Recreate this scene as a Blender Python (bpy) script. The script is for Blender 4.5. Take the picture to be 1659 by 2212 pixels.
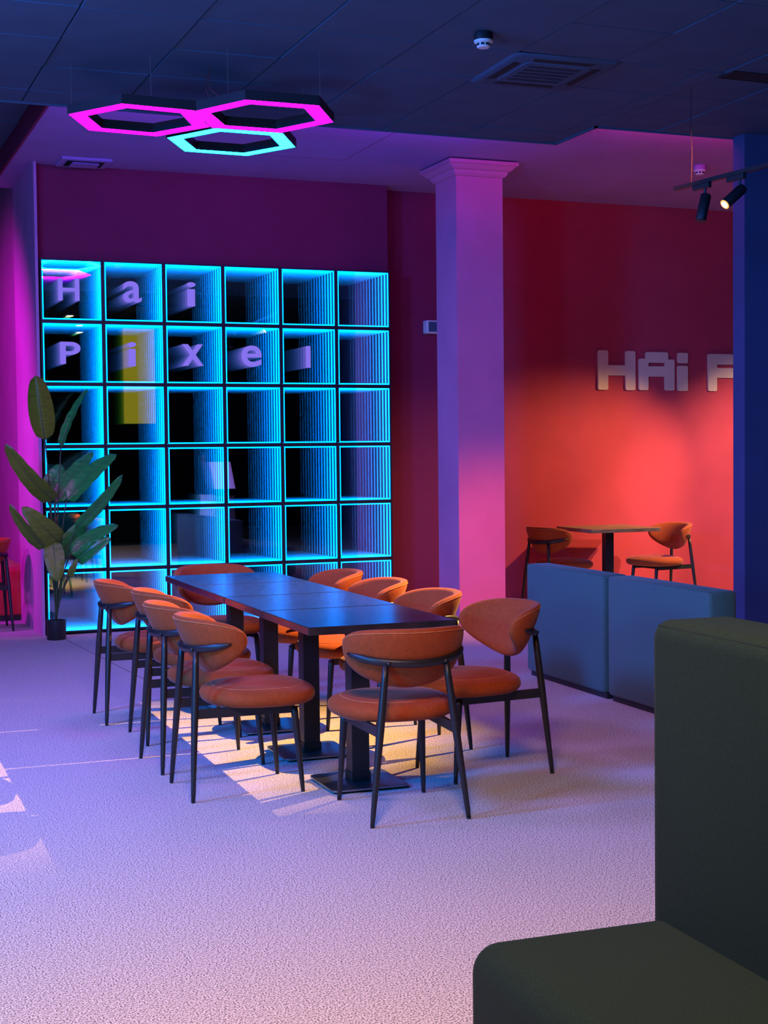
import bpy, bmesh, math, random
from mathutils import Vector, Matrix

random.seed(4)
for o in list(bpy.data.objects):
    bpy.data.objects.remove(o)
S = bpy.context.scene
COL = S.collection
PI = math.pi

# ------------------------------------------------------------------ camera
cam_data = bpy.data.cameras.new("camera")
cam = bpy.data.objects.new("camera", cam_data)
COL.objects.link(cam)
cam_data.sensor_fit = 'VERTICAL'
cam_data.sensor_height = 24.0
cam_data.lens = 24.0 * 3150.0 / 2212.0
cam_data.clip_start = 0.05
cam_data.clip_end = 100
YAW, PITCH, ROLL = 0.3796, 0.04077, -0.01078
cam.matrix_world = (Matrix.Translation((0, 0, 1.467)) @ Matrix.Rotation(-YAW, 4, 'Z')
                    @ Matrix.Rotation(PI / 2 - PITCH, 4, 'X') @ Matrix.Rotation(ROLL, 4, 'Z'))
S.camera = cam

# ------------------------------------------------------------------ view and light
S.view_settings.view_transform = 'Standard'
S.view_settings.look = 'None'
S.view_settings.gamma = 1.0
S.view_settings.use_curve_mapping = False
S.view_settings.exposure = 0.0
S.cycles.max_bounces = 24
S.cycles.glossy_bounces = 24
S.cycles.diffuse_bounces = 4
S.cycles.transparent_max_bounces = 32
S.cycles.caustics_reflective = False
S.cycles.caustics_refractive = False

world = bpy.data.worlds.new("world")
S.world = world
world.use_nodes = True
world.node_tree.nodes["Background"].inputs[0].default_value = (0.02, 0.015, 0.05, 1)
world.node_tree.nodes["Background"].inputs[1].default_value = 0.2


def aim(o, target):
    d = Vector(target) - o.location
    o.rotation_euler = d.to_track_quat('-Z', 'Y').to_euler()


def spot(name, loc, target, color, power, angle, blend=0.4, radius=0.04):
    l = bpy.data.lights.new(name, 'SPOT')
    l.color = color
    l.energy = power
    l.spot_size = math.radians(angle)
    l.spot_blend = blend
    l.shadow_soft_size = radius
    o = bpy.data.objects.new(name, l)
    o.location = loc
    COL.objects.link(o)
    aim(o, target)
    return o


def area(name, loc, target, color, power, size, spread=180):
    l = bpy.data.lights.new(name, 'AREA')
    l.shape = 'DISK'
    l.color = color
    l.energy = power
    l.size = size
    l.spread = math.radians(spread)
    o = bpy.data.objects.new(name, l)
    o.location = loc
    COL.objects.link(o)
    aim(o, target)
    return o


# coloured ceiling lamps and spots of the hall, plus added fill lamps
area("violet_ceiling_lamp", (-0.6, 6.6, 3.6), (0.2, 7.4, 0), (0.40, 0.22, 1.0), 98, 0.9)
area("blue_ceiling_lamp", (-2.6, 5.2, 3.2), (4.5, 8.2, 1.2), (0.01, 0.20, 1.0), 165, 0.8, 95)
area("blue_fill_uplight", (-1.6, 3.4, 1.5), (3.4, 8.0, 3.72), (0.0, 0.34, 1.0), 165, 0.6)  # added unseen uplight that turns the ceiling tiles blue
area("pink_ceiling_lamp", (0.7, 2.2, 3.6), (0.8, 3.4, 0), (1.0, 0.54, 0.38), 135, 0.9, 140)
spot("track_spot_wall", (9.8, 9.7, 3.2), (9.0, 12.35, 0.3), (1.0, 0.64, 0.46), 900, 62, 0.75, 0.05)
spot("table_fill_spot", (9.0, 10.9, 2.7), (6.6, 11.95, 0.6), (1.0, 0.56, 0.22), 620, 64, 0.9, 0.05)  # unseen second spot added to carry warm light to the small table
spot("blue_fill_partition", (4.3, 5.0, 3.3), (7.2, 8.83, 1.7), (0.01, 0.20, 1.0), 170, 62, 1.0, 0.1)  # added unseen spot that brightens the partition's front
spot("sofa_fill_spot", (0.3, 2.9, 3.4), (1.75, 2.2, 1.0), (1.0, 0.95, 0.55), 55, 34, 1.0, 0.05)  # unseen lamp added for the green sofa, not on the track
spot("pink_fill_column", (5.3, 7.6, 3.5), (5.25, 10.9, 0.2), (1.0, 0.16, 0.07), 820, 30, 1.0, 0.15)  # added unseen spot that reddens only the column's lower front
spot("magenta_wash", (-0.7, 12.3, 3.0), (1.9, 14.2, 1.3), (0.80, 0.0, 0.90), 380, 90, 0.7, 0.12)
spot("magenta_pier_wash", (-0.9, 11.2, 2.4), (1.8, 12.6, 0.9), (0.75, 0.12, 1.0), 130, 46, 0.8, 0.12)

def strip(name, loc, rot, color, power, sx, sy):
    l = bpy.data.lights.new(name, 'AREA')
    l.shape = 'RECTANGLE'
    l.size, l.size_y = sx, sy
    l.color, l.energy = color, power
    o = bpy.data.objects.new(name, l)
    o.location, o.rotation_euler = loc, rot
    COL.objects.link(o)
    return o


# cove lighting in the step between the tiled soffit and the higher gypsum ceiling
strip("cove_strip_violet", (3.3, 9.62, 3.765), (math.radians(150), 0, 0), (0.26, 0.03, 1.0), 42, 3.4, 0.05)
strip("cove_strip_magenta", (6.2, 9.03, 3.765), (math.radians(152), 0, 0), (1.0, 0.02, 0.45), 22, 1.8, 0.05)


# ------------------------------------------------------------------ materials
def principled(name, color, rough=0.6, metal=0.0, spec=0.5, sheen=0.0):
    m = bpy.data.materials.new(name)
    m.use_nodes = True
    b = m.node_tree.nodes["Principled BSDF"]
    b.inputs["Base Color"].default_value = (*color, 1)
    b.inputs["Roughness"].default_value = rough
    b.inputs["Metallic"].default_value = metal
    b.inputs["Specular IOR Level"].default_value = spec
    if sheen:
        b.inputs["Sheen Weight"].default_value = sheen
        b.inputs["Sheen Roughness"].default_value = 0.4
    return m, m.node_tree, b


def grain(nt, b, c1, c2, scale, lo=0.4, hi=0.6, detail=3, bump=0.0, stretch=None, dist=0.01):
    tc = nt.nodes.new("ShaderNodeTexCoord")
    n = nt.nodes.new("ShaderNodeTexNoise")
    n.inputs["Scale"].default_value = scale
    n.inputs["Detail"].default_value = detail
    src = tc.outputs["Object"]
    if stretch:
        mp = nt.nodes.new("ShaderNodeMapping")
        mp.inputs["Scale"].default_value = stretch
        nt.links.new(src, mp.inputs[0])
        src = mp.outputs[0]
    nt.links.new(src, n.inputs["Vector"])
    r = nt.nodes.new("ShaderNodeValToRGB")
    r.color_ramp.elements[0].position = lo
    r.color_ramp.elements[1].position = hi
    r.color_ramp.elements[0].color = (*c1, 1)
    r.color_ramp.elements[1].color = (*c2, 1)
    nt.links.new(n.outputs["Fac"], r.inputs[0])
    nt.links.new(r.outputs[0], b.inputs["Base Color"])
    if bump:
        bp = nt.nodes.new("ShaderNodeBump")
        bp.inputs["Strength"].default_value = bump
        bp.inputs["Distance"].default_value = dist
        nt.links.new(n.outputs["Fac"], bp.inputs["Height"])
        nt.links.new(bp.outputs[0], b.inputs["Normal"])
    return n, r


def paint(name, color, rough=0.75, var=0.06, spec=0.3):
    m, nt, b = principled(name, color, rough, spec=spec)
    c2 = tuple(min(1, c * (1 + var)) for c in color)
    c1 = tuple(c * (1 - var) for c in color)
    grain(nt, b, c1, c2, 3.0, 0.3, 0.7, 4)
    return m


def fabric(name, color, rough=0.85, sheen=0.25, scale=120, var=0.12, spec=0.25):
    m, nt, b = principled(name, color, rough, spec=spec, sheen=sheen)
    c2 = tuple(min(1, c * (1 + var)) for c in color)
    c1 = tuple(c * (1 - var) for c in color)
    grain(nt, b, c1, c2, scale, 0.35, 0.65, 3, 0.12, None, 0.002)
    return m


def emit(name, color, strength):
    m = bpy.data.materials.new(name)
    m.use_nodes = True
    nt = m.node_tree
    nt.nodes.clear()
    e = nt.nodes.new("ShaderNodeEmission")
    e.inputs[0].default_value = (*color, 1)
    e.inputs[1].default_value = strength
    out = nt.nodes.new("ShaderNodeOutputMaterial")
    nt.links.new(e.outputs[0], out.inputs[0])
    return m


M = {}
M['white_paint'] = paint("white_paint", (0.72, 0.70, 0.72))
M['pink_lit_paint'] = paint("pink_lit_column", (0.66, 0.20, 0.36))  # white column; the pink light on it is put into this colour
M['lilac_lit_paint'] = paint("lilac_lit_wall", (0.62, 0.24, 0.50))  # white pier and side wall, magenta light mixed into the base colour
M['gypsum'] = paint("gypsum_violet_lit", (0.44, 0.24, 0.60))  # white gypsum with the purple light spill tinted into it
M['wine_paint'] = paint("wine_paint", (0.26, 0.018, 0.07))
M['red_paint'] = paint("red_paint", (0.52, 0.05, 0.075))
M['grey_paint'] = paint("blue_grey_paint", (0.06, 0.065, 0.15))
M['dark_paint'] = paint("dark_paint", (0.022, 0.02, 0.026))
M['tile_grey'] = paint("ceiling_tile_slate", (0.060, 0.105, 0.165), 0.9, 0.08)
M['void_black'] = principled("void_black", (0.004, 0.004, 0.005), 0.9)[0]
M['black_metal'] = principled("black_powder_metal", (0.012, 0.011, 0.012), 0.42, 0.0, 0.5)[0]
M['black_gloss'] = principled("dark_satin_steel", (0.26, 0.33, 0.38), 0.36, 1.0, 0.5)[0]
M['plastic_black'] = principled("black_plastic", (0.016, 0.015, 0.018), 0.5)[0]
M['plastic_white'] = principled("white_plastic", (0.75, 0.74, 0.76), 0.5)[0]
M['unit_grey'] = principled("grey_plastic_panel", (0.06, 0.105, 0.165), 0.85, 0.0, 0.15)[0]
M['orange_velvet'] = fabric("orange_velvet", (0.33, 0.056, 0.008), 0.8, 0.12, 60, 0.10)
M['orange_piping'] = fabric("orange_piping", (0.62, 0.17, 0.05), 0.75, 0.3, 60, 0.10)
M['blue_fabric'] = fabric("slate_fabric", (0.05, 0.125, 0.12), 0.9, 0.15, 160, 0.14)
M['green_fabric'] = fabric("moss_green_fabric", (0.010, 0.024, 0.017), 0.9, 0.02, 200, 0.16, 0.12)
M['red_fabric'] = fabric("red_fabric", (0.50, 0.06, 0.055), 0.85, 0.2, 120, 0.1)
M['glass_hint'] = principled("wire_steel", (0.35, 0.35, 0.36), 0.35, 0.8)[0]
M['cord_red'] = principled("cord_red", (0.25, 0.05, 0.05), 0.6)[0]
M['letter_cream'] = paint("letter_cream", (0.80, 0.58, 0.38), 0.6, 0.04)
M['letter_lilac'] = emit("backlit_lilac_letter", (0.22, 0.155, 0.78), 1.1)
M['led_cyan'] = emit("led_cyan", (0.0, 0.20, 1.0), 10.5)
M['hex_magenta'] = emit("hex_magenta_diffuser", (1.0, 0.0006, 0.85), 24.0)
M['hex_cyan'] = emit("hex_cyan_diffuser", (0.004, 0.55, 1.0), 40.0)
M['hex_edge'] = principled("hexagon_edge_trim", (0.75, 0.7, 0.75), 0.4)[0]
M['spot_rim'] = emit("spot_reflector_glow", (1.0, 0.42, 0.10), 1.4)
M['spot_glow'] = emit("spot_lens_glow", (1.0, 0.72, 0.32), 14.0)
M['yellow_panel'] = emit("yellow_lit_panel", (0.75, 0.48, 0.03), 0.65)  # light falling on the yellow panel is put in as glow
M['screen_glow'] = emit("screen_glow", (0.36, 0.20, 0.95), 1.2)

# carpet: fine wormy speckle, nothing painted in but fibre colour
m, nt, b = principled("speckled_carpet", (0.4, 0.4, 0.4), 0.95, spec=0.15)
n, r = grain(nt, b, (0.08, 0.075, 0.085), (0.66, 0.63, 0.64), 190, 0.37, 0.56, 2.0, 0.3, None, 0.003)
M['carpet'] = m

# dark wood for the table tops
m, nt, b = principled("dark_stained_wood", (0.03, 0.022, 0.02), 0.36, spec=0.9)
n, r = grain(nt, b, (0.010, 0.010, 0.013), (0.030, 0.028, 0.032), 9, 0.3, 0.7, 5, 0.08, (1.2, 14, 3), 0.003)
rr = nt.nodes.new("ShaderNodeMapRange")
rr.inputs[3].default_value = 0.15
rr.inputs[4].default_value = 0.24
nt.links.new(n.outputs["Fac"], rr.inputs[0])
nt.links.new(rr.outputs[0], b.inputs["Roughness"])
M['dark_wood'] = m
m, nt, b = principled("brown_oak_wood", (0.2, 0.12, 0.06), 0.5)
grain(nt, b, (0.12, 0.075, 0.04), (0.30, 0.20, 0.11), 7, 0.3, 0.7, 5, 0.08, (1.2, 12, 3), 0.003)
M['oak'] = m

# artificial leaf: green with pale side veins
m, nt, b = principled("leaf_green", (0.03, 0.1, 0.03), 0.32, spec=0.6)
grain(nt, b, (0.014, 0.19, 0.035), (0.035, 0.34, 0.06), 12, 0.3, 0.7, 3, 0.15, (1, 1, 9), 0.004)
M['leaf'] = m
m, nt, b = principled("leaf_olive", (0.05, 0.09, 0.02), 0.4, spec=0.5)
grain(nt, b, (0.11, 0.15, 0.008), (0.18, 0.22, 0.015), 10, 0.3, 0.7, 3, 0.15, (1, 1, 9), 0.004)
M['leaf_olive'] = m
M['stem_green'] = principled("stem_green", (0.05, 0.085, 0.03), 0.5)[0]
M['soil'] = paint("dark_soil", (0.03, 0.024, 0.02), 0.95, 0.3)


# two-way mirror pane and back mirror of the infinity panels
def pane_material():
    m = bpy.data.materials.new("two_way_mirror_pane")
    m.use_nodes = True
    nt = m.node_tree
    nt.nodes.clear()
    out = nt.nodes.new("ShaderNodeOutputMaterial")
    mix_f = nt.nodes.new("ShaderNodeMixShader")
    mix_b = nt.nodes.new("ShaderNodeMixShader")
    sel = nt.nodes.new("ShaderNodeMixShader")
    t1 = nt.nodes.new("ShaderNodeBsdfTransparent")
    t1.inputs[0].default_value = (0.92, 0.96, 1.0, 1)
    g1 = nt.nodes.new("ShaderNodeBsdfGlossy")
    g1.inputs["Roughness"].default_value = 0.0
    g1.inputs["Color"].default_value = (0.85, 0.87, 0.9, 1)
    t2 = nt.nodes.new("ShaderNodeBsdfTransparent")
    g2 = nt.nodes.new("ShaderNodeBsdfGlossy")
    g2.inputs["Roughness"].default_value = 0.0
    g2.inputs["Color"].default_value = (0.90, 0.98, 1.0, 1)
    geo = nt.nodes.new("ShaderNodeNewGeometry")
    mix_f.inputs[0].default_value = 0.30      # room side: mostly see-through
    mix_b.inputs[0].default_value = 0.87      # coated side: mostly mirror
    nt.links.new(t1.outputs[0], mix_f.inputs[1])
    nt.links.new(g1.outputs[0], mix_f.inputs[2])
    nt.links.new(t2.outputs[0], mix_b.inputs[1])
    nt.links.new(g2.outputs[0], mix_b.inputs[2])
    nt.links.new(geo.outputs["Backfacing"], sel.inputs[0])
    nt.links.new(mix_f.outputs[0], sel.inputs[1])
    nt.links.new(mix_b.outputs[0], sel.inputs[2])
    nt.links.new(sel.outputs[0], out.inputs[0])
    return m


M['pane'] = pane_material()
m = bpy.data.materials.new("silvered_back_mirror")
m.use_nodes = True
nt = m.node_tree
nt.nodes.clear()
g = nt.nodes.new("ShaderNodeBsdfGlossy")
g.inputs["Color"].default_value = (0.66, 0.83, 0.80, 1)
g.inputs["Roughness"].default_value = 0.0
o_ = nt.nodes.new("ShaderNodeOutputMaterial")
nt.links.new(g.outputs[0], o_.inputs[0])
M['back_mirror'] = m


# ------------------------------------------------------------------ mesh helpers
class MB:
    def __init__(self):
        self.v, self.f = [], []

    def add(self, verts, faces):
        k = len(self.v)
        self.v += [tuple(p) for p in verts]
        self.f += [tuple(i + k for i in q) for q in faces]
        return self

    def box(self, x0, x1, y0, y1, z0, z1):
        return self.add([(x0, y0, z0), (x1, y0, z0), (x1, y1, z0), (x0, y1, z0),
                         (x0, y0, z1), (x1, y0, z1), (x1, y1, z1), (x0, y1, z1)],
                        [(0, 3, 2, 1), (4, 5, 6, 7), (0, 1, 5, 4), (1, 2, 6, 5), (2, 3, 7, 6), (3, 0, 4, 7)])

    def rings(self, rings, cap0=True, cap1=True):
        n = len(rings[0])
        V = [p for r in rings for p in r]
        F = []
        for i in range(len(rings) - 1):
            for j in range(n):
                a, b_ = i * n + j, i * n + (j + 1) % n
                F.append((a, b_, b_ + n, a + n))
        if cap0:
            F.append(tuple(range(n - 1, -1, -1)))
        if cap1:
            F.append(tuple((len(rings) - 1) * n + j for j in range(n)))
        return self.add(V, F)

    def tube(self, pts, radii, seg=10, flat=1.0, caps=True):
        pts = [Vector(p) for p in pts]
        if not isinstance(radii, (list, tuple)):
            radii = [radii] * len(pts)
        R = []
        up = None
        for i, p in enumerate(pts):
            d = (pts[min(i + 1, len(pts) - 1)] - pts[max(i - 1, 0)]).normalized()
            if up is None:
                up = Vector((0, 0, 1)) if abs(d.z) < 0.9 else Vector((1, 0, 0))
            s = d.cross(up).normalized()
            u = s.cross(d).normalized()
            up = u
            r = radii[i]
            R.append([p + s * (math.cos(2 * PI * k / seg) * r * flat) + u * (math.sin(2 * PI * k / seg) * r) for k in range(seg)])
        return self.rings(R, caps, caps)

    def lathe(self, prof, seg=32, c=(0, 0, 0)):
        R = [[(c[0] + r * math.cos(2 * PI * k / seg), c[1] + r * math.sin(2 * PI * k / seg), c[2] + z) for k in range(seg)] for r, z in prof]
        return self.rings(R)

    def build(self, name, mat, parent=None, smooth=False, bevel=0.0, bseg=2, loc=None):
        me = bpy.data.meshes.new(name)
        me.from_pydata(self.v, [], self.f)
        bm = bmesh.new()
        bm.from_mesh(me)
        if bevel:
            bmesh.ops.bevel(bm, geom=bm.edges[:], offset=bevel, segments=bseg, profile=0.5, affect='EDGES')
        bmesh.ops.recalc_face_normals(bm, faces=bm.faces[:])
        bm.to_mesh(me)
        bm.free()
        if mat is not None:
            me.materials.append(M[mat])
        if smooth:
            me.polygons.foreach_set("use_smooth", [True] * len(me.polygons))
            if smooth != 'all':
                me.set_sharp_from_angle(angle=math.radians(38))
        o = bpy.data.objects.new(name, me)
        COL.objects.link(o)
        if parent is not None:
            o.parent = parent
        if loc:
            o.location = loc
        return o


def link_copy(src, parent, loc=(0, 0, 0), rot=None):
    c = src.copy()
    COL.objects.link(c)
    c.parent = parent
    c.location = loc
    if rot:
        c.rotation_euler = rot
    return c


def tag(o, label=None, cat=None, group=None, kind=None):
    if label:
        o['label'] = label
    if cat:
        o['category'] = cat
    if group:
        o['group'] = group
    if kind:
        o['kind'] = kind
    return o


def empty(name, loc=(0, 0, 0), rz=0.0):
    o = bpy.data.objects.new(name, None)
    o.empty_display_size = 0.1
    o.location = loc
    o.rotation_euler = (0, 0, rz)
    COL.objects.link(o)
    return o


KIDS = {}


def children(o):
    return [c for c in bpy.data.objects if c.parent == o]


def copy_tree(o, parent=None, tree=None):
    c = o.copy()
    COL.objects.link(c)
    c.parent = parent
    for ch in (KIDS.get(o.name) or KIDS.setdefault(o.name, children(o))):
        copy_tree(ch, c)
    return c


def struct(name, mb, mat, parent=None, **k):
    o = mb.build(name, mat, parent, **k)
    if parent is None:
        o['kind'] = 'structure'
    return o


# ------------------------------------------------------------------ room shell
ZT, ZG, ZL = 3.72, 3.84, 4.00           # tiled soffit, gypsum ceiling, left tiled ceiling
YM = 12.13                              # wall behind the mirror panels
YR = 12.35                              # red wall
floor = struct("floor", MB().box(-4.2, 10.7, -4.2, 17.2, -0.2, 0.0), 'carpet')
# carpet roll seam: thin dark strip in the joint between two rolls
MB().box(-0.002, 0.002, -2.2, 1.95, 0.0, 0.0007).build("carpet_seam", 'void_black', floor, loc=(2.02, 10.0, 0)).rotation_euler = (0, 0, 0.051)

# walls
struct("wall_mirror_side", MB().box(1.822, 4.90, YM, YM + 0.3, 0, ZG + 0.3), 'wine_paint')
struct("wall_red", MB().box(5.90, 10.6, YR, YR + 0.15, 0, ZG + 0.3), 'red_paint')
struct("wall_red_shaded", MB().box(4.90, 5.90, YR, YR + 0.15, 0, ZG + 0.3), 'wine_paint')  # red wall behind the column, its shade put in as darker wine colour
pier = struct("wall_pier", MB().box(1.793, 1.816, 12.035, 13.27, 0, ZG + 0.3), 'lilac_lit_paint')
struct("wall_magenta_side", MB().box(1.92, 2.1, 13.27, 17.1, 0, 4.2), 'lilac_lit_paint')
struct("wall_far", MB().box(-4.1, 2.1, 17.1, 17.25, 0, 4.2), 'dark_paint')
struct("wall_left", MB().box(-4.25, -4.1, -4.2, 17.2, 0, 4.2), 'dark_paint')
struct("wall_rear", MB().box(-4.1, 10.6, -4.25, -4.1, 0, 4.2), 'dark_paint')
struct("wall_right", MB().box(10.6, 10.75, -4.2, 12.5, 0, 4.2), 'dark_paint')
struct("wall_partition", MB().box(6.335, 10.6, 8.83, 8.97, 0, ZT + 0.1), 'grey_paint')

# ceilings
ceil = struct("ceiling", MB().box(-4.1, 5.2, 2.2, 9.56, ZT + 0.02, ZT + 0.12).box(5.2, 10.6, 2.2, 8.98, ZT + 0.02, ZT + 0.12)
              .box(-4.1, 10.6, -4.1, 2.2, ZT, ZT + 0.12), 'void_black')
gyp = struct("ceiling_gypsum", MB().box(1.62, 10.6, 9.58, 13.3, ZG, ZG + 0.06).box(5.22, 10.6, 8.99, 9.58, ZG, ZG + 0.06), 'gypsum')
# panel joints showing in the gypsum near the mirror wall
lft = struct("ceiling_left", MB().box(-4.1, 1.60, 9.56, 17.1, ZL + 0.02, ZL + 0.1), 'void_black')
struct("trim_1", MB().box(1.60, 1.62, 9.58, 13.3, ZG - 0.005, ZL + 0.02), 'wine_paint')  # white fascia; red light and shade painted in with the wine colour
struct("trim_2", MB().box(-4.1, 5.22, 9.56, 9.58, ZT - 0.006, ZG + 0.2).box(5.2, 5.22, 8.98, 9.58, ZT - 0.006, ZG + 0.2)
       .box(5.2, 10.6, 8.98, 9.0, ZT - 0.006, ZG + 0.2), 'tile_grey')

TX = [1.36 + 0.6185 * k for k in range(-5, 14)]
TY = [9.235 - 0.592 * k for k in range(-1, 12)]
tile_cache = {}


def ceiling_tile(x0, x1, y0, y1, z, parent, jitter=True):
    g_ = 0.005
    w, h = round(x1 - x0 - 2 * g_, 3), round(y1 - y0 - 2 * g_, 3)
    if w < 0.03 or h < 0.03:
        return
    key = (w, h)
    loc = ((x0 + x1) / 2, (y0 + y1) / 2, z + (random.uniform(0, 0.006) if jitter else 0))
    rot = (random.uniform(-0.003, 0.003), random.uniform(-0.003, 0.003), 0) if jitter else None
    if key not in tile_cache:
        o = MB().box(-w / 2, w / 2, -h / 2, h / 2, 0, 0.016).build("ceiling_tile", 'tile_grey', parent, loc=loc)
        if rot:
            o.rotation_euler = rot
        tile_cache[key] = o
    else:
        link_copy(tile_cache[key], parent, loc, rot)


AC = (3.855, 4.475, 7.45, 8.06)
for i in range(len(TX) - 1):
    for j in range(len(TY) - 1):
        x0, x1, y1, y0 = TX[i], TX[i + 1], TY[j], TY[j + 1]
        if y0 < 3.9 or x0 < -1.2 or x0 > 8.5:
            continue
        if abs(x0 - 3.834) < 0.05 and abs(y0 - 7.459) < 0.05:
            continue                                    # the cassette sits in this field
        if j == 0:
            y1 = 9.56
        if x0 < 5.2 < x1:
            spans = [(x0, 5.2, y1), (5.2, x1, min(y1, 8.98))]
        elif x0 >= 5.2:
            spans = [(x0, x1, min(y1, 8.98))]
        else:
            spans = [(x0, x1, y1)]
        for a_, b_, t_ in spans:
            if t_ - y0 > 0.04:
                ceiling_tile(a_, b_, y0, t_, ZT, ceil)
for i in range(5):
    for j in range(7):
        ceiling_tile(1.6 - 0.61 * (i + 1), 1.6 - 0.61 * i, 9.6 + 0.6 * j, 9.6 + 0.6 * (j + 1), ZL, lft)

# panel joints showing in the gypsum near the mirror wall
for x0, x1, y0, y1 in ((3.40, 4.152, 11.198, 11.203), (4.148, 4.153, 9.7, 11.203)):
    MB().box(x0, x1, y0, y1, ZG - 0.0008, ZG + 0.002).build("panel_joint", 'wine_paint', gyp)
# column with moulded capital
colm = struct("column", MB().box(5.00, 5.42, 10.875, 11.285, 0, ZG), 'pink_lit_paint')
cap = MB()
prof = [(0.012, -0.125), (0.03, -0.105), (0.035, -0.085), (0.055, -0.075), (0.085, -0.045), (0.10, -0.04), (0.10, -0.012), (0.0, -0.012)]
prof = [(0.0, -0.13)] + prof
R = []
for off, z in prof:
    R.append([(5.00 - off, 10.875 - off, ZG + z), (5.42 + off, 10.875 - off, ZG + z), (5.42 + off, 11.285 + off, ZG + z), (5.00 - off, 11.285 + off, ZG + z)])
cap.rings(R, False, False)
cap.build("column_capital", 'pink_lit_paint', colm)
MB().box(4.99, 5.43, 10.865, 11.295, 0, 0.012).build("column_base_strip", 'plastic_black', colm)

# ------------------------------------------------------------------ infinity mirror wall
PX0, PS, PYF = 1.8297, 0.5095, 12.045
mir = empty("infinity_mirror", (PX0, PYF, 0))
tag(mir, "wall of glowing cyan infinity mirror panels behind the plant and tables", "mirror")
h = PS / 2
fr = MB()
W_, D_ = 0.016, 0.078
for (x0, x1, z0, z1) in ((-h, h, h - W_, h), (-h, h, -h, -h + W_), (-h, -h + W_, -h + W_, h - W_), (h - W_, h, -h + W_, h - W_)):
    fr.box(x0 + 0.0008, x1 - 0.0008, 0, D_, z0 + 0.0008, z1 - 0.0008)
fr0 = fr.build("mirror_panel", 'plastic_black', mir)
hi = h - W_
LW = 0.0100
led = MB()
for (x0, x1, z0, z1) in ((-hi, hi, hi - LW, hi), (-hi, hi, -hi, -hi + LW), (-hi, -hi + LW, -hi + LW, hi - LW), (hi - LW, hi, -hi + LW, hi - LW)):
    led.box(x0, x1, 0.0075, 0.0105, z0, z1)
led0 = led.build("led_strip", 'led_cyan', fr0)
pane = MB().add([(-hi, 0.006, -hi), (hi, 0.006, -hi), (hi, 0.006, hi), (-hi, 0.006, hi)], [(0, 1, 2, 3)])
pm = pane.build("glass_pane", 'pane', fr0)
# the outward side of the pane looks into the room (-Y)
if pm.data.polygons[0].normal.y > 0:
    pm.data.flip_normals()
bk0 = MB().box(-hi, hi, 0.043, 0.047, -hi, hi).build("back_mirror", 'back_mirror', fr0)
panels = {}
for i in range(6):
    for j in range(6):
        loc = ((i + 0.5) * PS, 0, 3.072 - (j + 0.5) * PS)
        if i == 0 and j == 0:
            fr0.location = loc
            panels[(0, 0)] = fr0
            continue
        c = link_copy(fr0, mir, loc)
        for s_ in (led0, pm, bk0):
            link_copy(s_, c)
        panels[(i, j)] = c


def glyph(ch, x0, x1, z0, z1, y, depth, mat, parent, name="letter", bold=0.014):
    cu = bpy.data.curves.new(name, 'FONT')
    cu.body = ch
    cu.size = 1.0
    cu.offset = bold
    cu.resolution_u = 6
    t = bpy.data.objects.new(name, cu)
    COL.objects.link(t)
    dg = bpy.context.evaluated_depsgraph_get()
    me = bpy.data.meshes.new_from_object(t.evaluated_get(dg))
    bpy.data.objects.remove(t)
    xs = [v.co.x for v in me.vertices]
    ys = [v.co.y for v in me.vertices]
    ax, bx, ay, by = min(xs), max(xs), min(ys), max(ys)
    bm = bmesh.new()
    bm.from_mesh(me)
    for v in bm.verts:
        v.co = Vector(((v.co.x - ax) / (bx - ax) * (x1 - x0) + x0, 0, (v.co.y - ay) / (by - ay) * (z1 - z0) + z0))
    bmesh.ops.remove_doubles(bm, verts=bm.verts[:], dist=1e-5)
    ret = bmesh.ops.extrude_face_region(bm, geom=bm.faces[:])
    for v in ret['geom']:
        if isinstance(v, bmesh.types.BMVert):
            v.co.y += depth
    for v in bm.verts:
        v.co.y += y
    bmesh.ops.recalc_face_normals(bm, faces=bm.faces[:])
    me2 = bpy.data.meshes.new(name)
    bm.to_mesh(me2)
    bm.free()
    me2.materials.append(M[mat])
    o = bpy.data.objects.new(name, me2)
    COL.objects.link(o)
    o.parent = parent
    return o


MLET = [('H', 0, 0, 1.976, 2.148, 2.733, 2.912), ('a', 1, 0, 2.507, 2.661, 2.732, 2.907), ('i', 2, 0, 3.045, 3.120, 2.714, 2.916),
        ('P', 0, 1, 1.982, 2.147, 2.218, 2.398), ('i', 1, 1, 2.540, 2.607, 2.206, 2.405), ('x', 2, 1, 2.998, 3.181, 2.215, 2.396),
        ('e', 3, 1, 3.513, 3.693, 2.213, 2.394), ('l', 4, 1, 4.094, 4.136, 2.211, 2.398)]
for ch, i, j, x0, x1, z0, z1 in MLET:
    p = panels[(i, j)]
    cx_, cz_ = PX0 + (i + 0.5) * PS, 3.072 - (j + 0.5) * PS
    if ch == 'l':
        o = MB().box(x0 - cx_, x1 - cx_, 0.003, 0.0055, z0 - cz_, z1 - cz_).build("letter", 'letter_lilac', p)
    else:
        o = glyph(ch, x0 - cx_, x1 - cx_, z0 - cz_, z1 - cz_, 0.003, 0.0025, 'letter_lilac', p)
    # the same sticker seen from inside, so that its reflections repeat
    q = link_copy(o, p, (0, 0.0045, 0))

# ------------------------------------------------------------------ sign on the red wall
sgn = empty("wall_sign", (7.16, YR, 2.05))
tag(sgn, "cream rounded letters HAi P mounted on the red wall", "sign")
ux, uz = 0.001308, 0.001112


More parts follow.
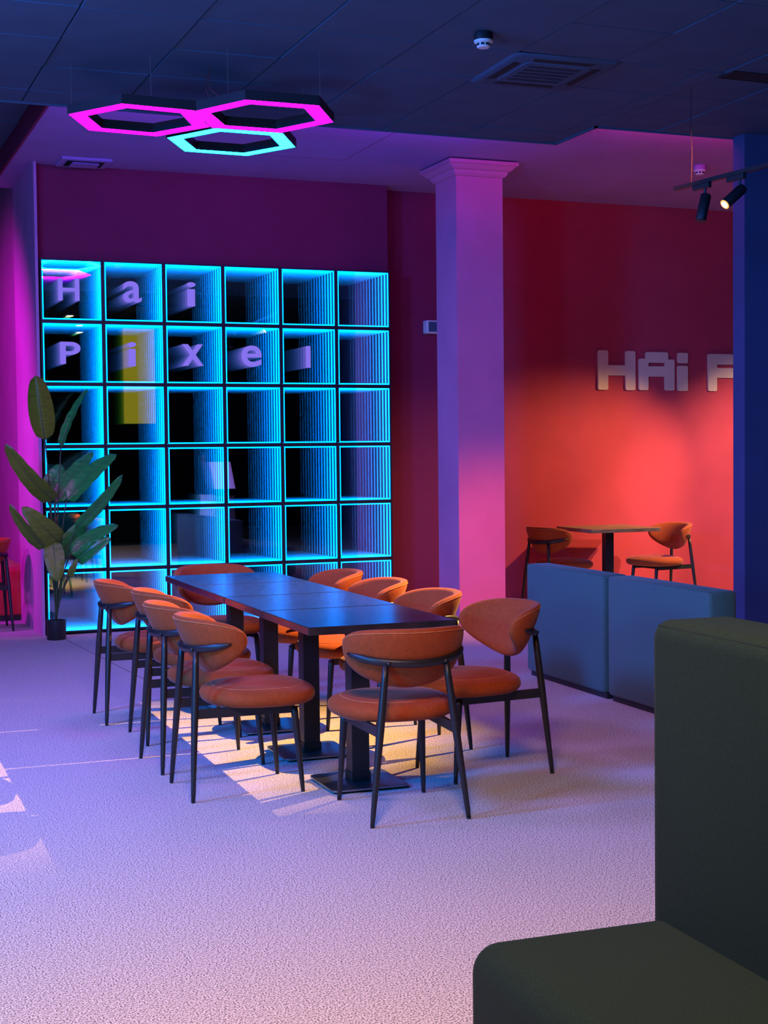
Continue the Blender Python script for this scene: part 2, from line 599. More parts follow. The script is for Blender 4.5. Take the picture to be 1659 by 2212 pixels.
def rbar(x0, x1, y0, y1, rad=16):
    """rounded bar from crop units (x right, y down)"""
    pts = []
    for (cx_, cy_, a0) in ((x1 - rad, y0 + rad, 0), (x0 + rad, y0 + rad, 1), (x0 + rad, y1 - rad, 2), (x1 - rad, y1 - rad, 3)):
        for k in range(6):
            a = (a0 + k / 5.0) * PI / 2
            pts.append((cx_ + rad * math.cos(a), cy_ - rad * math.sin(a)))
    return [((x - 163) * ux, (497 - y) * uz) for x, y in pts]


def sign_letter(bars):
    mb = MB()
    for k, bar in enumerate(bars):
        P = rbar(*bar)
        d = 0.018 + 0.0004 * k
        mb.rings([[(x, -0.001, z) for x, z in P], [(x, -d, z) for x, z in P]])
    mb.build("letter", 'letter_cream', sgn)


sign_letter([(163, 248, 155, 497), (397, 481, 157, 499), (200, 440, 282, 372, 3)])
sign_letter([(512, 594, 222, 498), (738, 822, 226, 500), (572, 766, 163, 256), (560, 780, 288, 378, 3)])
sign_letter([(852, 942, 165, 257), (850, 941, 280, 503)])
sign_letter([(1122, 1202, 170, 502), (1130, 1440, 170, 264), (1150, 1440, 294, 383), (1358, 1440, 172, 383)])


# ------------------------------------------------------------------ dining chairs
def sgnpow(v, e):
    return math.copysign(abs(v) ** e, v)


def make_chair():
    root = empty("dining_chair")
    # --- back shell: wraps round the sitter, rounded wing tips
    def shell_curve(t):
        fm = math.radians(84)
        f_ = t * fm
        x = 0.232 * math.sin(f_) / math.sin(fm)
        y = -0.197 + 0.190 * (1 - math.cos(f_)) / (1 - math.cos(fm))
        return x, y, f_
    NT, NS = 44, 20
    rings, seam = [], []
    for i in range(NT + 1):
        s_ = -1 + 2 * i / NT
        t = math.copysign(1 - (1 - abs(s_)) ** 1.35, s_) * 0.999
        x, y, f_ = shell_curve(t)
        a = abs(t)
        top = 0.680 + 0.094 * max(0.0, 1 - a ** 3.0) ** 0.55
        bot = 0.672 - 0.147 * max(0.0, 1 - a ** 2.1) ** 0.62
        hz, zc = (top - bot) / 2 + 0.002, (top + bot) / 2
        th = 0.027 * max(0.0, 1 - a ** 7) ** 0.5 + 0.002
        nx, ny = math.sin(f_), -math.cos(f_)            # outward
        ring = []
        for k in range(NS):
            a2 = 2 * PI * k / NS
            dz = hz * sgnpow(math.cos(a2), 0.75)
            dn = th * sgnpow(math.sin(a2), 0.65)
            z = zc + dz
            flare = (z - 0.655) * (0.36 * math.cos(f_) + 0.10)
            if z < 0.60:
                flare -= (0.60 - z) * 0.15
            ring.append((x + nx * (dn + flare), y + ny * (dn + flare), z))
        rings.append(ring)
        if 2 < i < NT - 2:
            a2 = math.radians(34)
            dz = hz * sgnpow(math.cos(a2), 0.75)
            z = zc + dz
            flare = (z - 0.655) * (0.36 * math.cos(f_) + 0.10)
            dn = th * sgnpow(math.sin(a2), 0.65) + 0.0005
            seam.append((x + nx * (dn + flare), y + ny * (dn + flare), z))
    back = MB().rings(rings).build("backrest", 'orange_velvet', root, smooth='all')
    MB().tube(seam, 0.0018, 6).build("seam", 'orange_piping', back, smooth='all')
    # --- seat cushion: rounded, domed
    prof = [(0.0, 0.386), (0.55, 0.386), (0.80, 0.383), (0.90, 0.386), (0.96, 0.394), (0.99, 0.406), (1.0, 0.418), (0.992, 0.430), (0.968, 0.441),
            (0.92, 0.450), (0.85, 0.457), (0.75, 0.463), (0.6, 0.469), (0.35, 0.474), (0.0, 0.476)]
    NA = 40

    def plan(r, k):
        a = 2 * PI * k / NA
        ex = 0.82
        px_, py_ = sgnpow(math.cos(a), ex) * 0.258 * r, sgnpow(math.sin(a), ex) * 0.247 * r
        py_ *= 1.0
        px_ *= 1 + 0.06 * (py_ / 0.247)
        return px_, 0.097 + py_
    rings = []
    for r_, z in prof:
        rr_ = max(r_, 0.01)
        rings.append([(*plan(rr_, k), z) for k in range(NA)])
    seat = MB().rings(rings).build("seat", 'orange_velvet', root, smooth='all')
    MB().tube([(*plan(0.80, k), 0.4602) for k in range(NA)] + [(*plan(0.80, 0), 0.4602)], 0.0014, 6, caps=False).build("seam", 'orange_piping', seat, smooth='all')
    # --- support bar following the shell
    pts, rad = [], []
    for i in range(25):
        t = -0.80 + 1.6 * i / 24
        x, y, f_ = shell_curve(t)
        nx, ny = math.sin(f_), -math.cos(f_)
        off = 0.029 + 0.007
        z = 0.634 + 0.034 * (abs(t) / 0.8) ** 2
        pts.append((x + nx * off, y + ny * off, z))
        e = min(i, 24 - i)
        rad.append([0.004, 0.010, 0.014, 0.0165][e] if e < 4 else 0.0165)
    MB().tube(pts, rad, 10, 0.62).build("support_bar", 'black_metal', root, smooth='all')
    for t in (-0.30, 0.30):
        x, y, f_ = shell_curve(t)
        q = (x + math.sin(f_) * 0.048, y - math.cos(f_) * 0.048, 0.637)
        MB().lathe([(0.0, -0.009), (0.006, -0.0075), (0.0095, 0.0), (0.006, 0.0075), (0.0, 0.009)], 12, q).build("bolt", 'black_metal', root, smooth='all')
    # --- legs
    for sx in (-1, 1):
        p0, p1 = Vector((0.203 * sx, -0.245, 0.006)), Vector((0.127 * sx, -0.205, 0.632))
        pl = [p0, p0.lerp(p1, 0.06), p0.lerp(p1, 0.30), p0.lerp(p1, 0.6), p0.lerp(p1, 0.9), p1]
        lg = MB().tube(pl, [0.0085, 0.0105, 0.0135, 0.0165, 0.0145, 0.012], 12).build("leg", 'black_metal', root, smooth='all')
        MB().lathe([(0.0, 0.0), (0.0085, 0.0), (0.009, 0.003), (0.0085, 0.006), (0.0, 0.0062)], 12, (0.203 * sx, -0.245, 0)).build("foot_glide", 'plastic_black', lg)
        q0, q1 = Vector((0.190 * sx, 0.245, 0.006)), Vector((0.172 * sx, 0.215, 0.372))
        ql = [q0, q0.lerp(q1, 0.1), q0.lerp(q1, 0.5), q0.lerp(q1, 0.92), q1]
        lg = MB().tube(ql, [0.0085, 0.0105, 0.0135, 0.0165, 0.015], 12).build("leg", 'black_metal', root, smooth='all')
        MB().lathe([(0.0, 0.0), (0.0085, 0.0), (0.009, 0.003), (0.0085, 0.006), (0.0, 0.0062)], 12, (0.190 * sx, 0.245, 0)).build("foot_glide", 'plastic_black', lg)
        # side rail: deep flat bar from the rear leg to the front leg
        a, b_ = Vector((0.157 * sx, -0.222, 0.366)), Vector((0.172 * sx, 0.215, 0.366))
        ww = Vector((0.008, 0, 0))
        hh = Vector((0, 0, 0.020))
        MB().rings([[q - ww - hh, q + ww - hh, q + ww + hh, q - ww + hh] for q in (a, b_)]).build("side_rail", 'black_metal', root)
    MB().box(-0.170, 0.170, 0.15, 0.166, 0.352, 0.386).build("cross_rail", 'black_metal', root)
    return root


CH = [  # x, y, heading of the sitter (0 = +Y), label
    (2.254, 5.500, -0.055, "orange velvet dining chair at the near end of the long table, its back to us"),
    (1.745, 6.160, -PI / 2 - 0.01, "orange dining chair on the plant side of the table, nearest to us of that row"),
    (1.742, 6.752, -PI / 2 + 0.03, "orange dining chair on the plant side of the table, second from our end"),
    (1.830, 7.435, -PI / 2 + 0.01, "orange dining chair on the plant side of the table, third from our end"),
    (1.755, 8.075, -PI / 2 - 0.02, "orange dining chair on the plant side of the table, closest to the potted plant"),
    (2.880, 6.020, PI / 2 + 0.06, "orange dining chair on the sofa side of the table, standing clear, its whole side visible"),
    (2.790, 6.680, PI / 2 - 0.02, "orange dining chair on the sofa side, next behind the one that stands clear"),
    (2.800, 7.400, PI / 2 - 0.04, "orange dining chair on the sofa side with brightly lit outer wing, third from our end"),
    (2.800, 8.080, PI / 2 - 0.03, "orange dining chair on the sofa side, nearest to the mirror panels"),
    (2.370, 8.720, PI + 0.03, "orange dining chair at the far head of the long table, in front of the mirrors"),
    (6.420, 11.85, -PI / 2 + 0.25, "orange dining chair against the red wall, back to the column, left of the square table"),
    (7.545, 11.80, PI / 2 + 0.10, "orange dining chair by the red wall, right of the small square table"),
    (1.375, 12.70, PI / 2, "dining chair cut by the left edge of the photo, beside the red bench"),
]
proto = make_chair()
for k, (x, y, a, lab) in enumerate(CH):
    c = proto if k == 0 else copy_tree(proto)
    c.location = (x, y, 0)
    c.rotation_euler = (0, 0, a)
    tag(c, lab, "chair", "orange velvet dining chairs")


# ------------------------------------------------------------------ tables
def rounded_square(sx, sy, r, n=5):
    P = []
    for (cx_, cy_, a0) in ((sx - r, sy - r, 0), (-sx + r, sy - r, 1), (-sx + r, -sy + r, 2), (sx - r, -sy + r, 3)):
        for k in range(n):
            a = (a0 + k / (n - 1)) * PI / 2
            P.append((cx_ + r * math.cos(a), cy_ + r * math.sin(a)))
    return P


def make_table(wx, wy, top_mat):
    root = empty("pedestal_table")
    MB().box(-wx / 2, wx / 2, -wy / 2, wy / 2, 0.716, 0.75).build("tabletop", top_mat, root, bevel=0.002, bseg=1)
    MB().box(-0.14, 0.14, -0.14, 0.14, 0.706, 0.716).build("mounting_plate", 'black_metal', root)
    MB().box(-0.041, 0.041, -0.041, 0.041, 0.019, 0.706).build("pole", 'black_metal', root, bevel=0.003, bseg=2)
    sl = MB().rings([[(x, y, 0.020) for x, y in rounded_square(0.0455, 0.0455, 0.003)], [(x, y, 0.060) for x, y in rounded_square(0.0455, 0.0455, 0.003)]])
    sl.build("pole_collar", 'black_metal', root)
    bp = MB().rings([[(x, y, z) for x, y in rounded_square(0.175 - i_, 0.175 - i_, 0.03)] for z, i_ in ((0.010, 0.001), (0.011, 0.0), (0.018, 0.0), (0.019, 0.001))])
    base = bp.build("base_plate", 'black_gloss', root, smooth=True)
    for sx in (-1, 1):
        for sy in (-1, 1):
            MB().lathe([(0.0, 0.0), (0.014, 0.0), (0.014, 0.010), (0.0, 0.0101)], 14, (0.145 * sx, 0.145 * sy, 0)).build("foot_pad", 'plastic_black', base)
    return root


TN, TYAW, TW, TL = Vector((1.9206, 5.6624, 0)), -0.024, 0.661, 0.7094
ea, eb = Vector((math.cos(TYAW), math.sin(TYAW), 0)), Vector((-math.sin(TYAW), math.cos(TYAW), 0))
t0 = make_table(TW, TL - 0.0135, 'dark_wood')
TLAB = ["dark wood pedestal table at the near end of the row, its front edge facing us",
        "dark wood pedestal table second from the near end of the row",
        "dark wood pedestal table third from the near end of the row",
        "dark wood pedestal table at the far end of the row, by the mirror panels"]
for k in range(4):
    t = t0 if k == 0 else copy_tree(t0)
    t.location = TN + ea * TW / 2 + eb * TL * (k + 0.5)
    t.rotation_euler = (0, 0, TYAW)
    tag(t, TLAB[k], "table", "pedestal tables pushed together in one row")
rt = make_table(0.71, 0.70, 'oak')
rt.location = (6.98, 11.86, 0)
rt.rotation_euler = (0, 0, -0.03)
tag(rt, "small square brown wood table with black pole by the red wall", "table")


# ------------------------------------------------------------------ sofas and bench
def cushion(name, x0, x1, y0, y1, z0, z1, mat, parent, r=0.035, seg=4):
    return MB().box(x0, x1, y0, y1, z0, z1).build(name, mat, parent, smooth='all' if False else True, bevel=r, bseg=seg)


def piping(path, mat, parent, r=0.003):
    return MB().tube(path, r, 6).build("piping", mat, parent, smooth='all')


def modular_sofa(L, lab):
    """back panel faces -X; length along Y from 0 to L"""
    root = empty("modular_sofa")
    b_ = cushion("back_panel", 0, 0.17, 0.022, L - 0.022, 0.035, 0.733, 'blue_fabric', root, 0.022, 3)
    z = 0.733 - 0.006
    piping([(0.006, 0.03, z), (0.006, L - 0.03, z)], 'blue_fabric', b_, 0.0028)
    cushion("seat", 0.172, 0.78, 0.004, L - 0.004, 0.10, 0.42, 'blue_fabric', root, 0.035, 3)
    MB().box(0.03, 0.74, 0.03, L - 0.03, 0.0, 0.10).build("plinth", 'plastic_black', root)
    tag(root, lab, "sofa", "slate blue modular sofas backing the long table")
    return root


s1 = modular_sofa(1.08, "slate blue sofa module seen from its back, the one farther from us")
s1.location = (4.350, 7.430, 0)
s1.rotation_euler = (0, 0, -0.030)
s2 = modular_sofa(1.12, "slate blue sofa module seen from its back, its end face showing beside the blue partition")
s2.location = (4.316, 6.300, 0)
s2.rotation_euler = (0, 0, -0.030)

gs = empty("high_back_sofa", (1.772, 2.80, 0))
gs.rotation_euler = (0, 0, -0.03)
tag(gs, "dark green high-backed sofa closest to us in the lower right corner", "sofa")
gb = cushion("backrest", -0.024, 0.195, -1.85, 0.0, 0.06, 1.090, 'green_fabric', gs, 0.042, 6)
piping([(-0.0115, -0.03, 1.0775), (-0.0115, -1.8, 1.0775)], 'green_fabric', gb, 0.0022)
cushion("seat", -0.480, 0.03, -1.85, -0.005, 0.06, 0.425, 'green_fabric', gs, 0.065, 7)
MB().box(-0.43, 0.18, -1.8, -0.04, 0.0, 0.06).build("plinth", 'plastic_black', gs)

bn = empty("bench", (1.0, 13.28, 0))
tag(bn, "red upholstered bench along the magenta wall at the left edge", "bench")
cushion("seat", 0.25, 0.905, 0.0, 3.2, 0.05, 0.455, 'red_fabric', bn, 0.02, 3)
MB().box(0.28, 0.88, 0.03, 3.1, 0.0, 0.05).build("plinth", 'plastic_black', bn)

# ------------------------------------------------------------------ potted plant
pl = empty("potted_plant", (1.862, 11.77, 0))
tag(pl, "tall artificial bird of paradise plant in a black pot at the mirror's left corner", "plant")
MB().lathe([(0.0, 0.0), (0.070, 0.0), (0.0745, 0.006), (0.079, 0.150), (0.0795, 0.157), (0.072, 0.157), (0.070, 0.130), (0.0, 0.130)], 36).build("pot", 'plastic_black', pl, smooth=True)
MB().lathe([(0.0, 0.128), (0.03, 0.134), (0.0695, 0.131), (0.07, 0.128)], 24).build("soil", 'soil', pl, smooth=True)


def leaf(base, tip, width, sag, face, mat, fold=0.35, stem_to=(0, 0, 0.14), taper=0.55, sbow=0.06):
    """a blade from base to tip; sag lifts its middle, face = the way its upper side looks"""
    o0 = Vector((1.862, 11.77, 0))
    B, T = Vector(base) - o0, Vector(tip) - o0
    ax = (T - B)
    F_ = Vector(face).normalized()
    side = ax.cross(F_).normalized()
    nrm = side.cross(ax).normalized()
    N, Wn = 16, 4
    mb = MB()
    V = []
    ribs = []
    for i in range(N + 1):
        t = i / N
        c = B + ax * t + nrm * (sag * 4 * t * (1 - t)) - nrm * 0.0
        w = width * (1.05 * math.sin(PI * t ** taper) ** 0.40 if 0 < t < 1 else 0.02)
        ribs.append(c)
        row = []
        for j in range(-Wn, Wn + 1):
            u = j / Wn
            wob = 0.004 * math.sin(9 * t * PI + (1 if u > 0 else 0) * 2) * abs(u)
            row.append(c + side * (w * u * math.cos(fold)) + nrm * (w * abs(u) * math.sin(fold) + wob - 0.012 * u * u))
        V += row
    n_ = 2 * Wn + 1
    F = [(i * n_ + j, i * n_ + j + 1, (i + 1) * n_ + j + 1, (i + 1) * n_ + j) for i in range(N) for j in range(n_ - 1)]
    mb.add(V, F)
    lf = mb.build("leaf", mat, pl, smooth='all')
    MB().tube([p - nrm * 0.001 for p in ribs], [0.0045 * (1 - 0.75 * i / N) for i in range(N + 1)], 6).build("midrib", 'stem_green', lf, smooth='all')
    # its stalk, from the pot to the blade
    S0 = Vector(stem_to)
    mid = S0.lerp(B, 0.5) + Vector((-(B - S0).x * 0.35, 0, sbow))
    pts = [S0 * (1 - t) ** 2 + mid * 2 * t * (1 - t) + B * t ** 2 for t in [k / 10 for k in range(11)]]
    MB().tube(pts, [0.008 - 0.0035 * k / 10 for k in range(11)], 7).build("stalk", 'stem_green', lf, smooth='all')


YP = 11.70
leaf((1.786, 11.66, 1.594), (1.715, 11.60, 2.095), 0.105, 0.02, (-0.25, -1, 0.1), 'leaf_olive', -0.45, taper=0.8)
leaf((1.915, 11.70, 1.54), (2.130, 11.72, 2.000), 0.055, 0.02, (-0.9, -0.6, 0.5), 'leaf', 0.5)
leaf((1.849, 11.66, 1.110), (1.462, 11.52, 1.560), 0.085, 0.045, (-0.35, -0.7, -0.45), 'leaf_olive', 0.25, taper=0.5)
leaf((1.870, 11.74, 1.105), (2.190, 11.84, 1.500), 0.080, 0.03, (-0.5, -0.75, 0.7), 'leaf', 0.15)
leaf((1.945, 11.66, 1.120), (2.335, 11.62, 1.480), 0.085, 0.035, (-0.45, -0.8, 0.65), 'leaf', 0.2)
leaf((2.010, 11.66, 0.890), (2.385, 11.60, 1.310), 0.055, 0.035, (0.2, -0.9, -0.2), 'leaf', 0.3)
leaf((1.775, 11.64, 0.740), (1.482, 11.50, 1.095), 0.060, 0.035, (-0.4, -0.7, -0.3), 'leaf_olive', 0.5)
leaf((1.869, 11.60, 0.786), (1.575, 11.48, 1.075), 0.085, 0.05, (-0.1, -0.9, 0.1), 'leaf_olive', 0.2, taper=0.45)
leaf((1.815, 11.58, 0.800), (1.830, 11.48, 0.490), 0.075, 0.02, (-0.1, -1, 0.25), 'leaf_olive', 0.15, taper=0.7, sbow=0.3)
leaf((1.968, 11.66, 0.690), (2.335, 11.60, 0.915), 0.075, 0.04, (-0.4, -0.75, 0.75), 'leaf', 0.15)
leaf((2.009, 11.62, 0.632), (2.265, 11.54, 0.815), 0.065, 0.03, (-0.2, -0.9, 0.5), 'leaf', 0.3)
leaf((1.893, 11.76, 0.680), (2.120, 11.80, 0.945), 0.075, 0.02, (0.1, -0.95, 0.1), 'leaf', 0.1)
leaf((1.943, 11.58, 0.511), (2.004, 11.56, 0.655), 0.036, 0.01, (-0.3, -0.9, 0.3), 'leaf_olive', 0.7)
leaf((1.825, 11.80, 1.190), (1.945, 11.86, 1.400), 0.075, 0.01, (0.0, -1, 0.1), 'leaf', 0.1)


# ------------------------------------------------------------------ hexagon pendant lamp
ZH = 3.42
hexroot = empty("hexagon_pendant_lamp", (2.33, 8.53, ZH))
tag(hexroot, "pendant of three joined hexagon light rings, two magenta and one cyan, under the ceiling", "lamp")


def hex_ring(c, ang, Rr, width, hgt, mat, lab):
    """ring of mitred bars, lit on its underside"""
    cx_, cy_ = c[0] - 2.33, c[1] - 8.53

    def P(r, k, z):
        a = ang + k * PI / 3
        return (cx_ + r * math.cos(a), cy_ + r * math.sin(a), z)
    ri = Rr - width / math.cos(PI / 6)
    mb = MB()
    prof_ = [(Rr, 0.0), (Rr, hgt), (ri, hgt), (ri, 0.0), (ri + 0.006, 0.0), (ri + 0.006, 0.004), (Rr - 0.006, 0.004), (Rr - 0.006, 0.0)]
    n_ = len(prof_)
    V = [P(r, k, z) for k in range(6) for r, z in prof_]
    F = []
    for k in range(6):
        for j in range(n_):
            F.append((k * n_ + j, k * n_ + (j + 1) % n_, ((k + 1) % 6) * n_ + (j + 1) % n_, ((k + 1) % 6) * n_ + j))
    ring = mb.add(V, F).build("hexagon_ring", 'plastic_black', hexroot)
    if lab:
        ring['label'] = lab
    a_, b_ = ri + 0.006, Rr - 0.006
    V = [P(r, k, 0.002) for k in range(6) for r in (a_, b_)]
    F = [(2 * k, 2 * k + 1, (2 * ((k + 1) % 6)) + 1, 2 * ((k + 1) % 6)) for k in range(6)]
    MB().add(V, F).build("diffuser", mat, ring)
    V, F = [], []
    for r0, r1 in ((Rr - 0.007, Rr), (ri, ri + 0.007)):
        k0 = len(V)
        V += [P(r, k, -0.0008) for k in range(6) for r in (r0, r1)]
        F += [(k0 + 2 * k, k0 + 2 * k + 1, k0 + (2 * ((k + 1) % 6)) + 1, k0 + 2 * ((k + 1) % 6)) for k in range(6)]
    return ring


HA = math.radians(1.5)
hex_ring((1.892, 8.520), HA + PI + 0.04, 0.430, 0.104, 0.055, 'hex_magenta', "magenta glowing ring on the left")
hex_ring((2.545, 8.195), HA - 0.04, 0.432, 0.104, 0.055, 'hex_magenta', "magenta glowing ring on the right")
hex_ring((2.563, 8.925), HA - 0.01, 0.425, 0.10, 0.055, 'hex_cyan', "cyan glowing ring")
for (x, y) in ((1.868, 8.132), (2.262, 7.950), (2.763, 7.830), (1.500, 8.560), (2.93, 8.62)):
    MB().tube([(x - 2.33, y - 8.53, 0.055), (x - 2.33, y - 8.53, ZT - ZH)], 0.0013, 5).build("suspension_wire", 'glass_hint', hexroot)
for (x, y) in ((2.19, 8.09), (2.25, 8.07)):
    MB().tube([(x - 2.33, y - 8.53, 0.06), (2.205 - 2.33 + (x - 2.2) * 0.4, 8.2 - 8.53, 0.14), (2.275 - 2.33, 8.38 - 8.53, ZT - ZH)], 0.0025, 5).build("power_cord", 'cord_red', hexroot)

# ------------------------------------------------------------------ ceiling devices
ac = empty("ceiling_cassette_unit", (4.165, 7.80, ZT))
ac.rotation_euler = (0, 0, -0.03)
tag(ac, "square air conditioning cassette with louvred grille set in the dark tiled ceiling", "air conditioner")
P0 = [(rounded_square(0.345, 0.345, 0.05), 0.004), (rounded_square(0.335, 0.335, 0.05), -0.006), (rounded_square(0.325, 0.325, 0.05), -0.010)]
MB().rings([[(x, y, z) for x, y in P] for P, z in P0]).build("face_panel", 'unit_grey', ac, smooth=True)
gr = MB().rings([[(x, y, -0.010) for x, y in rounded_square(0.215, 0.215, 0.03)], [(x, y, -0.015) for x, y in rounded_square(0.21, 0.21, 0.03)]]).build("intake_grille", 'unit_grey', ac)
for k in range(5):
    y = -0.14 + 0.07 * k
    s_ = MB()
    for q in range(24):
        x = -0.16 + 0.32 * q / 23
        s_.box(x - 0.0035, x + 0.0035, y - 0.02, y + 0.02, -0.0165, -0.0149)
    s_.build("louvre_row", 'void_black', gr)
for k in range(4):
    a = k * PI / 2
    c_, s__ = math.cos(a), math.sin(a)
    mb = MB()
    for (x0, x1, y0, y1) in ((-0.20, 0.20, -0.285, -0.235),):
        pts = [(x0, y0), (x1, y0), (x1 - 0.02, y1), (x0 + 0.02, y1)]
        Q = [(x * c_ - y * s__, x * s__ + y * c_) for x, y in pts]
        mb.rings([[(x, y, -0.009) for x, y in Q], [(x, y, -0.0115) for x, y in Q]])
    mb.build("air_outlet", 'void_black', ac)


def smoke_detector(loc, lab, tilt=0):
    r_ = empty("smoke_detector", loc)
    tag(r_, lab, "smoke detector", "smoke detectors")
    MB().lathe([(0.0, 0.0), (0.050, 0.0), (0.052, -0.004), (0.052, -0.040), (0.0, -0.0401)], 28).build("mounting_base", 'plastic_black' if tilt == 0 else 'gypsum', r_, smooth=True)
    MB().lathe([(0.0, -0.040), (0.052, -0.040), (0.050, -0.050), (0.036, -0.056), (0.034, -0.068), (0.0, -0.0681)], 28).build("head_ring", 'plastic_white', r_, smooth=True)
    for k in range(8):
        a = 2 * PI * k / 8 + 0.2
        MB().box(-0.009, 0.009, -0.0375, -0.034, -0.067, -0.057).build("slot", 'void_black', r_).rotation_euler = (0, 0, a)
    MB().lathe([(0.0, -0.068), (0.036, -0.068), (0.037, -0.072), (0.030, -0.078), (0.0, -0.0785)], 28).build("cap", 'plastic_white', r_, smooth=True)
    return r_


smoke_detector((3.474, 7.187, ZT), "white smoke detector on a black base under the dark tiles, beside the air conditioner")
smoke_detector((7.05, 10.45, ZG), "white smoke detector on the pink gypsum ceiling above the track lights", 1)

sl = empty("slot_diffuser", (5.75, 7.465, ZT))
tag(sl, "black linear air slot in the tiled ceiling at the right edge", "vent")
MB().box(-0.52, 0.52, -0.078, 0.078, -0.004, 0.004).build("slot_opening", 'void_black', sl)
MB().box(-0.525, 0.525, -0.083, -0.078, -0.007, 0.004).box(-0.525, 0.525, 0.078, 0.083, -0.007, 0.004).box(-0.525, -0.52, -0.083, 0.083, -0.007, 0.004).build("slot_frame", 'plastic_black', sl)

vt = empty("ceiling_vent", (2.18, 11.93, ZG))
tag(vt, "flat square air vent on the gypsum ceiling above the mirror's left end", "vent")
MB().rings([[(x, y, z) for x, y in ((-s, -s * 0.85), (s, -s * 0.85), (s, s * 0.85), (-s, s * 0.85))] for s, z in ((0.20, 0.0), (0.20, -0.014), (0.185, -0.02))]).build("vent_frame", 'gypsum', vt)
MB().box(-0.15, 0.15, -0.115, 0.115, -0.0215, -0.0195).build("vent_opening", 'void_black', vt)
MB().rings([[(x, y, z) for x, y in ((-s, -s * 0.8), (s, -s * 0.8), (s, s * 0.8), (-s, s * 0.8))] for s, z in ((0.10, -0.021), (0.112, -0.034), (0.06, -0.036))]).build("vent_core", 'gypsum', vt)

wb = empty("wall_speaker", (5.42, YR, 2.61))
tag(wb, "small box speaker on the dark wall just behind the column", "speaker")
MB().box(-0.09, 0.09, -0.09, 0.0, -0.06, 0.06).build("speaker_body", 'white_paint', wb, bevel=0.01)
MB().box(-0.07, 0.07, -0.094, -0.089, -0.045, 0.045).build("speaker_grille", 'unit_grey', wb)

# ------------------------------------------------------------------ track with spotlights
TA, TB = Vector((5.215, 8.00, 3.125)), Vector((5.56, 4.60, 3.125))
tr = empty("track_rail", TA)
tag(tr, "black lighting track hung on a thin wire at the right", "track light")
d = TB - TA
dn = d.normalized()
sd = Vector((-dn.y, dn.x, 0))
R = []
for p in (Vector((0, 0, 0)), d):
    R.append([tuple(p + sd * x + Vector((0, 0, z))) for x, z in ((-0.017, -0.012), (0.017, -0.012), (0.017, 0.012), (-0.017, 0.012))])
MB().rings(R).build("rail", 'plastic_black', tr)
for f_ in (0.045, 0.55, 0.97):
    p = d * f_
    MB().tube([tuple(p + Vector((0, 0, 0.012))), tuple(p + Vector((0.006, 0, 0.2))), tuple(p + Vector((-0.003, 0, 0.4))), tuple(p + Vector((0, 0, ZT - 3.125)))], 0.0022, 6).build("suspension_wire", 'plastic_black', tr)


def track_spot(dist, direction, lab, lit, drop=0.10):
    """one lamp head clipped under the rail; its own light shines from its mouth when lit"""
    p = TA + dn * dist
    r_ = empty("track_spotlight", (p.x, p.y, 3.113))
    tag(r_, lab, "spotlight", "spotlights on the lighting track")
    ad = MB()
    R = []
    for s0 in (-0.105, 0.045):
        q = dn * s0
        R.append([tuple(q + sd * x + Vector((0, 0, z))) for x, z in ((-0.016, -0.032), (0.016, -0.032), (0.016, 0.0), (-0.016, 0.0))])
    ad.rings(R).build("adapter", 'plastic_black', r_, bevel=0.003, bseg=1)
    MB().tube([(0, 0, -0.03), (0, 0, -drop)], 0.009, 10).build("stem", 'plastic_black', r_, smooth=True)
    D = Vector(direction).normalized()
    top = Vector((0, 0, -drop)) - D * 0.03
    MB().tube([top, top + D * 0.006, top + D * 0.165, top + D * 0.170], [0.030, 0.033, 0.033, 0.031], 24).build("lamp_head", 'black_metal', r_, smooth=True)
    e_ = top + D * 0.171
    MB().tube([e_, e_ + D * 0.002], 0.031, 20).build("lens_rim", 'spot_rim' if lit else 'plastic_black', r_)
    MB().tube([e_ + D * 0.002, e_ + D * 0.004], 0.021, 20).build("lens", 'spot_glow' if lit else 'plastic_black', r_)
    if lit:
        e2 = Vector((p.x, p.y, 3.113)) + e_ + D * 0.03
        lo = spot("spot_beam", e2, e2 + D, (1.0, 0.52, 0.13), 2700, 44, 1.0, 0.006)
    return r_


track_spot(0.285, (-0.32, -0.10, -1.0), "black track spotlight hanging straight down, unlit side to us", False)
track_spot(0.60, (-3.8, -0.28, -2.95), "glowing track spotlight with warm bright lens at the right edge", True)
track_spot(3.15, (-2.7, 1.75, -2.8), "black track spotlight farther along the rail towards us, outside the frame", False)

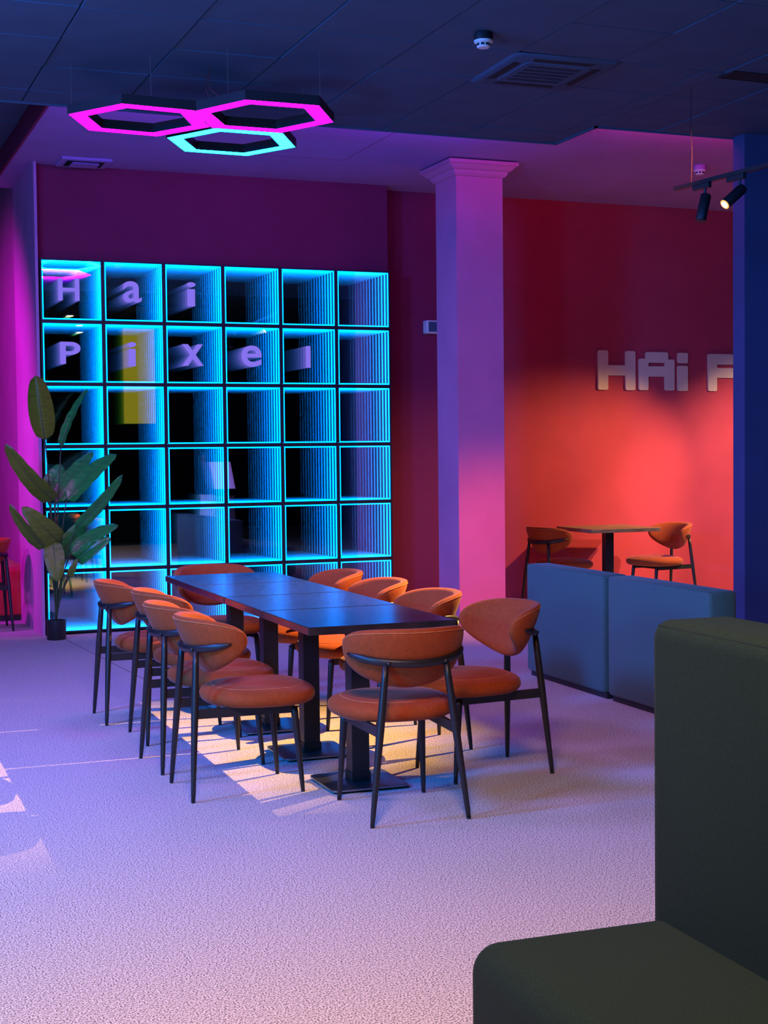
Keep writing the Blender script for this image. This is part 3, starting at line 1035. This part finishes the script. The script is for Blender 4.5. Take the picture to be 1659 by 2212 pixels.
# ------------------------------------------------------------------ things that only the mirrors show (right of and behind the camera)
yp = empty("hanging_banner", (5.02, 1.1, 2.72))
tag(yp, "yellow banner panel with added glow hanging behind us, seen reflected in the mirror panels", "banner")
MB().box(-0.25, 0.25, -0.015, 0.015, -0.75, 0.75).build("banner_sheet", 'yellow_panel', yp)
MB().box(-0.27, 0.27, -0.02, 0.02, 0.75, 0.78).build("banner_bar", 'plastic_black', yp)
for x in (-0.22, 0.22):
    MB().tube([(x, 0, 0.78), (x, 0, 1.0)], 0.002, 5).build("suspension_wire", 'plastic_black', yp)
kb = empty("service_kiosk", (5.45, 4.1, 0), 0.0)
kb.rotation_euler = (0, 0, PI - 0.5)
tag(kb, "white service kiosk with a glowing violet screen, seen reflected in the mirror panels", "kiosk")
MB().rings([[(x, y, z) for x, y in rounded_square(a_, b_, 0.06)] for z, a_, b_ in ((0.0, 0.27, 0.24), (0.12, 0.27, 0.24), (0.2, 0.22, 0.2), (0.8, 0.2, 0.17), (0.9, 0.22, 0.16))]).build("kiosk_body", 'plastic_white', kb, smooth=True)
hd = MB().rings([[(x, -0.05 + z * 0.25 - 0.3 + y, z) for x, y in rounded_square(a_, 0.05, 0.03)] for z, a_ in ((0.88, 0.16), (0.95, 0.26), (1.40, 0.27), (1.46, 0.24))]).build("kiosk_head", 'plastic_black', kb, smooth=True)
MB().add([(-0.2, -0.35 + 0.98 * 0.25 - 0.053, 0.98), (0.2, -0.35 + 0.98 * 0.25 - 0.053, 0.98), (0.2, -0.35 + 1.36 * 0.25 - 0.053, 1.36), (-0.2, -0.35 + 1.36 * 0.25 - 0.053, 1.36)], [(0, 1, 2, 3)]).build("screen", 'screen_glow', hd)
for k, (x, y) in enumerate(((4.3, 0.4), (5.4, 0.3))):
    so = empty("low_sofa", (x, y, 0))
    tag(so, "dark green low sofa behind us, " + ("nearer to the kiosk side" if k else "nearer to the camera") + ", seen only in the mirrors", "sofa")
    cushion("back_panel", 0, 1.06, 0, 0.17, 0.05, 0.75, 'green_fabric', so, 0.025, 3)
    cushion("seat", 0, 1.06, -0.62, -0.002, 0.08, 0.42, 'green_fabric', so, 0.035, 3)
    MB().box(0.03, 1.03, -0.58, 0.14, 0.0, 0.06).build("plinth", 'plastic_black', so)
for x, y, w_ in ((4.05, 0.5, "first"), (4.5, -1.2, "second"), (4.75, -2.6, "third")):
    dl = empty("ceiling_downlight", (x, y, ZT))
    tag(dl, "round warm ceiling downlight behind the camera, " + w_ + " of a line, seen in the mirrors", "lamp", "downlights behind the camera")
    MB().lathe([(0.0, 0.0), (0.075, 0.0), (0.075, -0.012), (0.06, -0.016), (0.0, -0.0161)], 24).build("housing", 'plastic_white', dl, smooth=True)
    MB().lathe([(0.0, -0.0162), (0.055, -0.0162), (0.055, -0.018), (0.0, -0.0181)], 24).build("lens", 'spot_glow', dl)
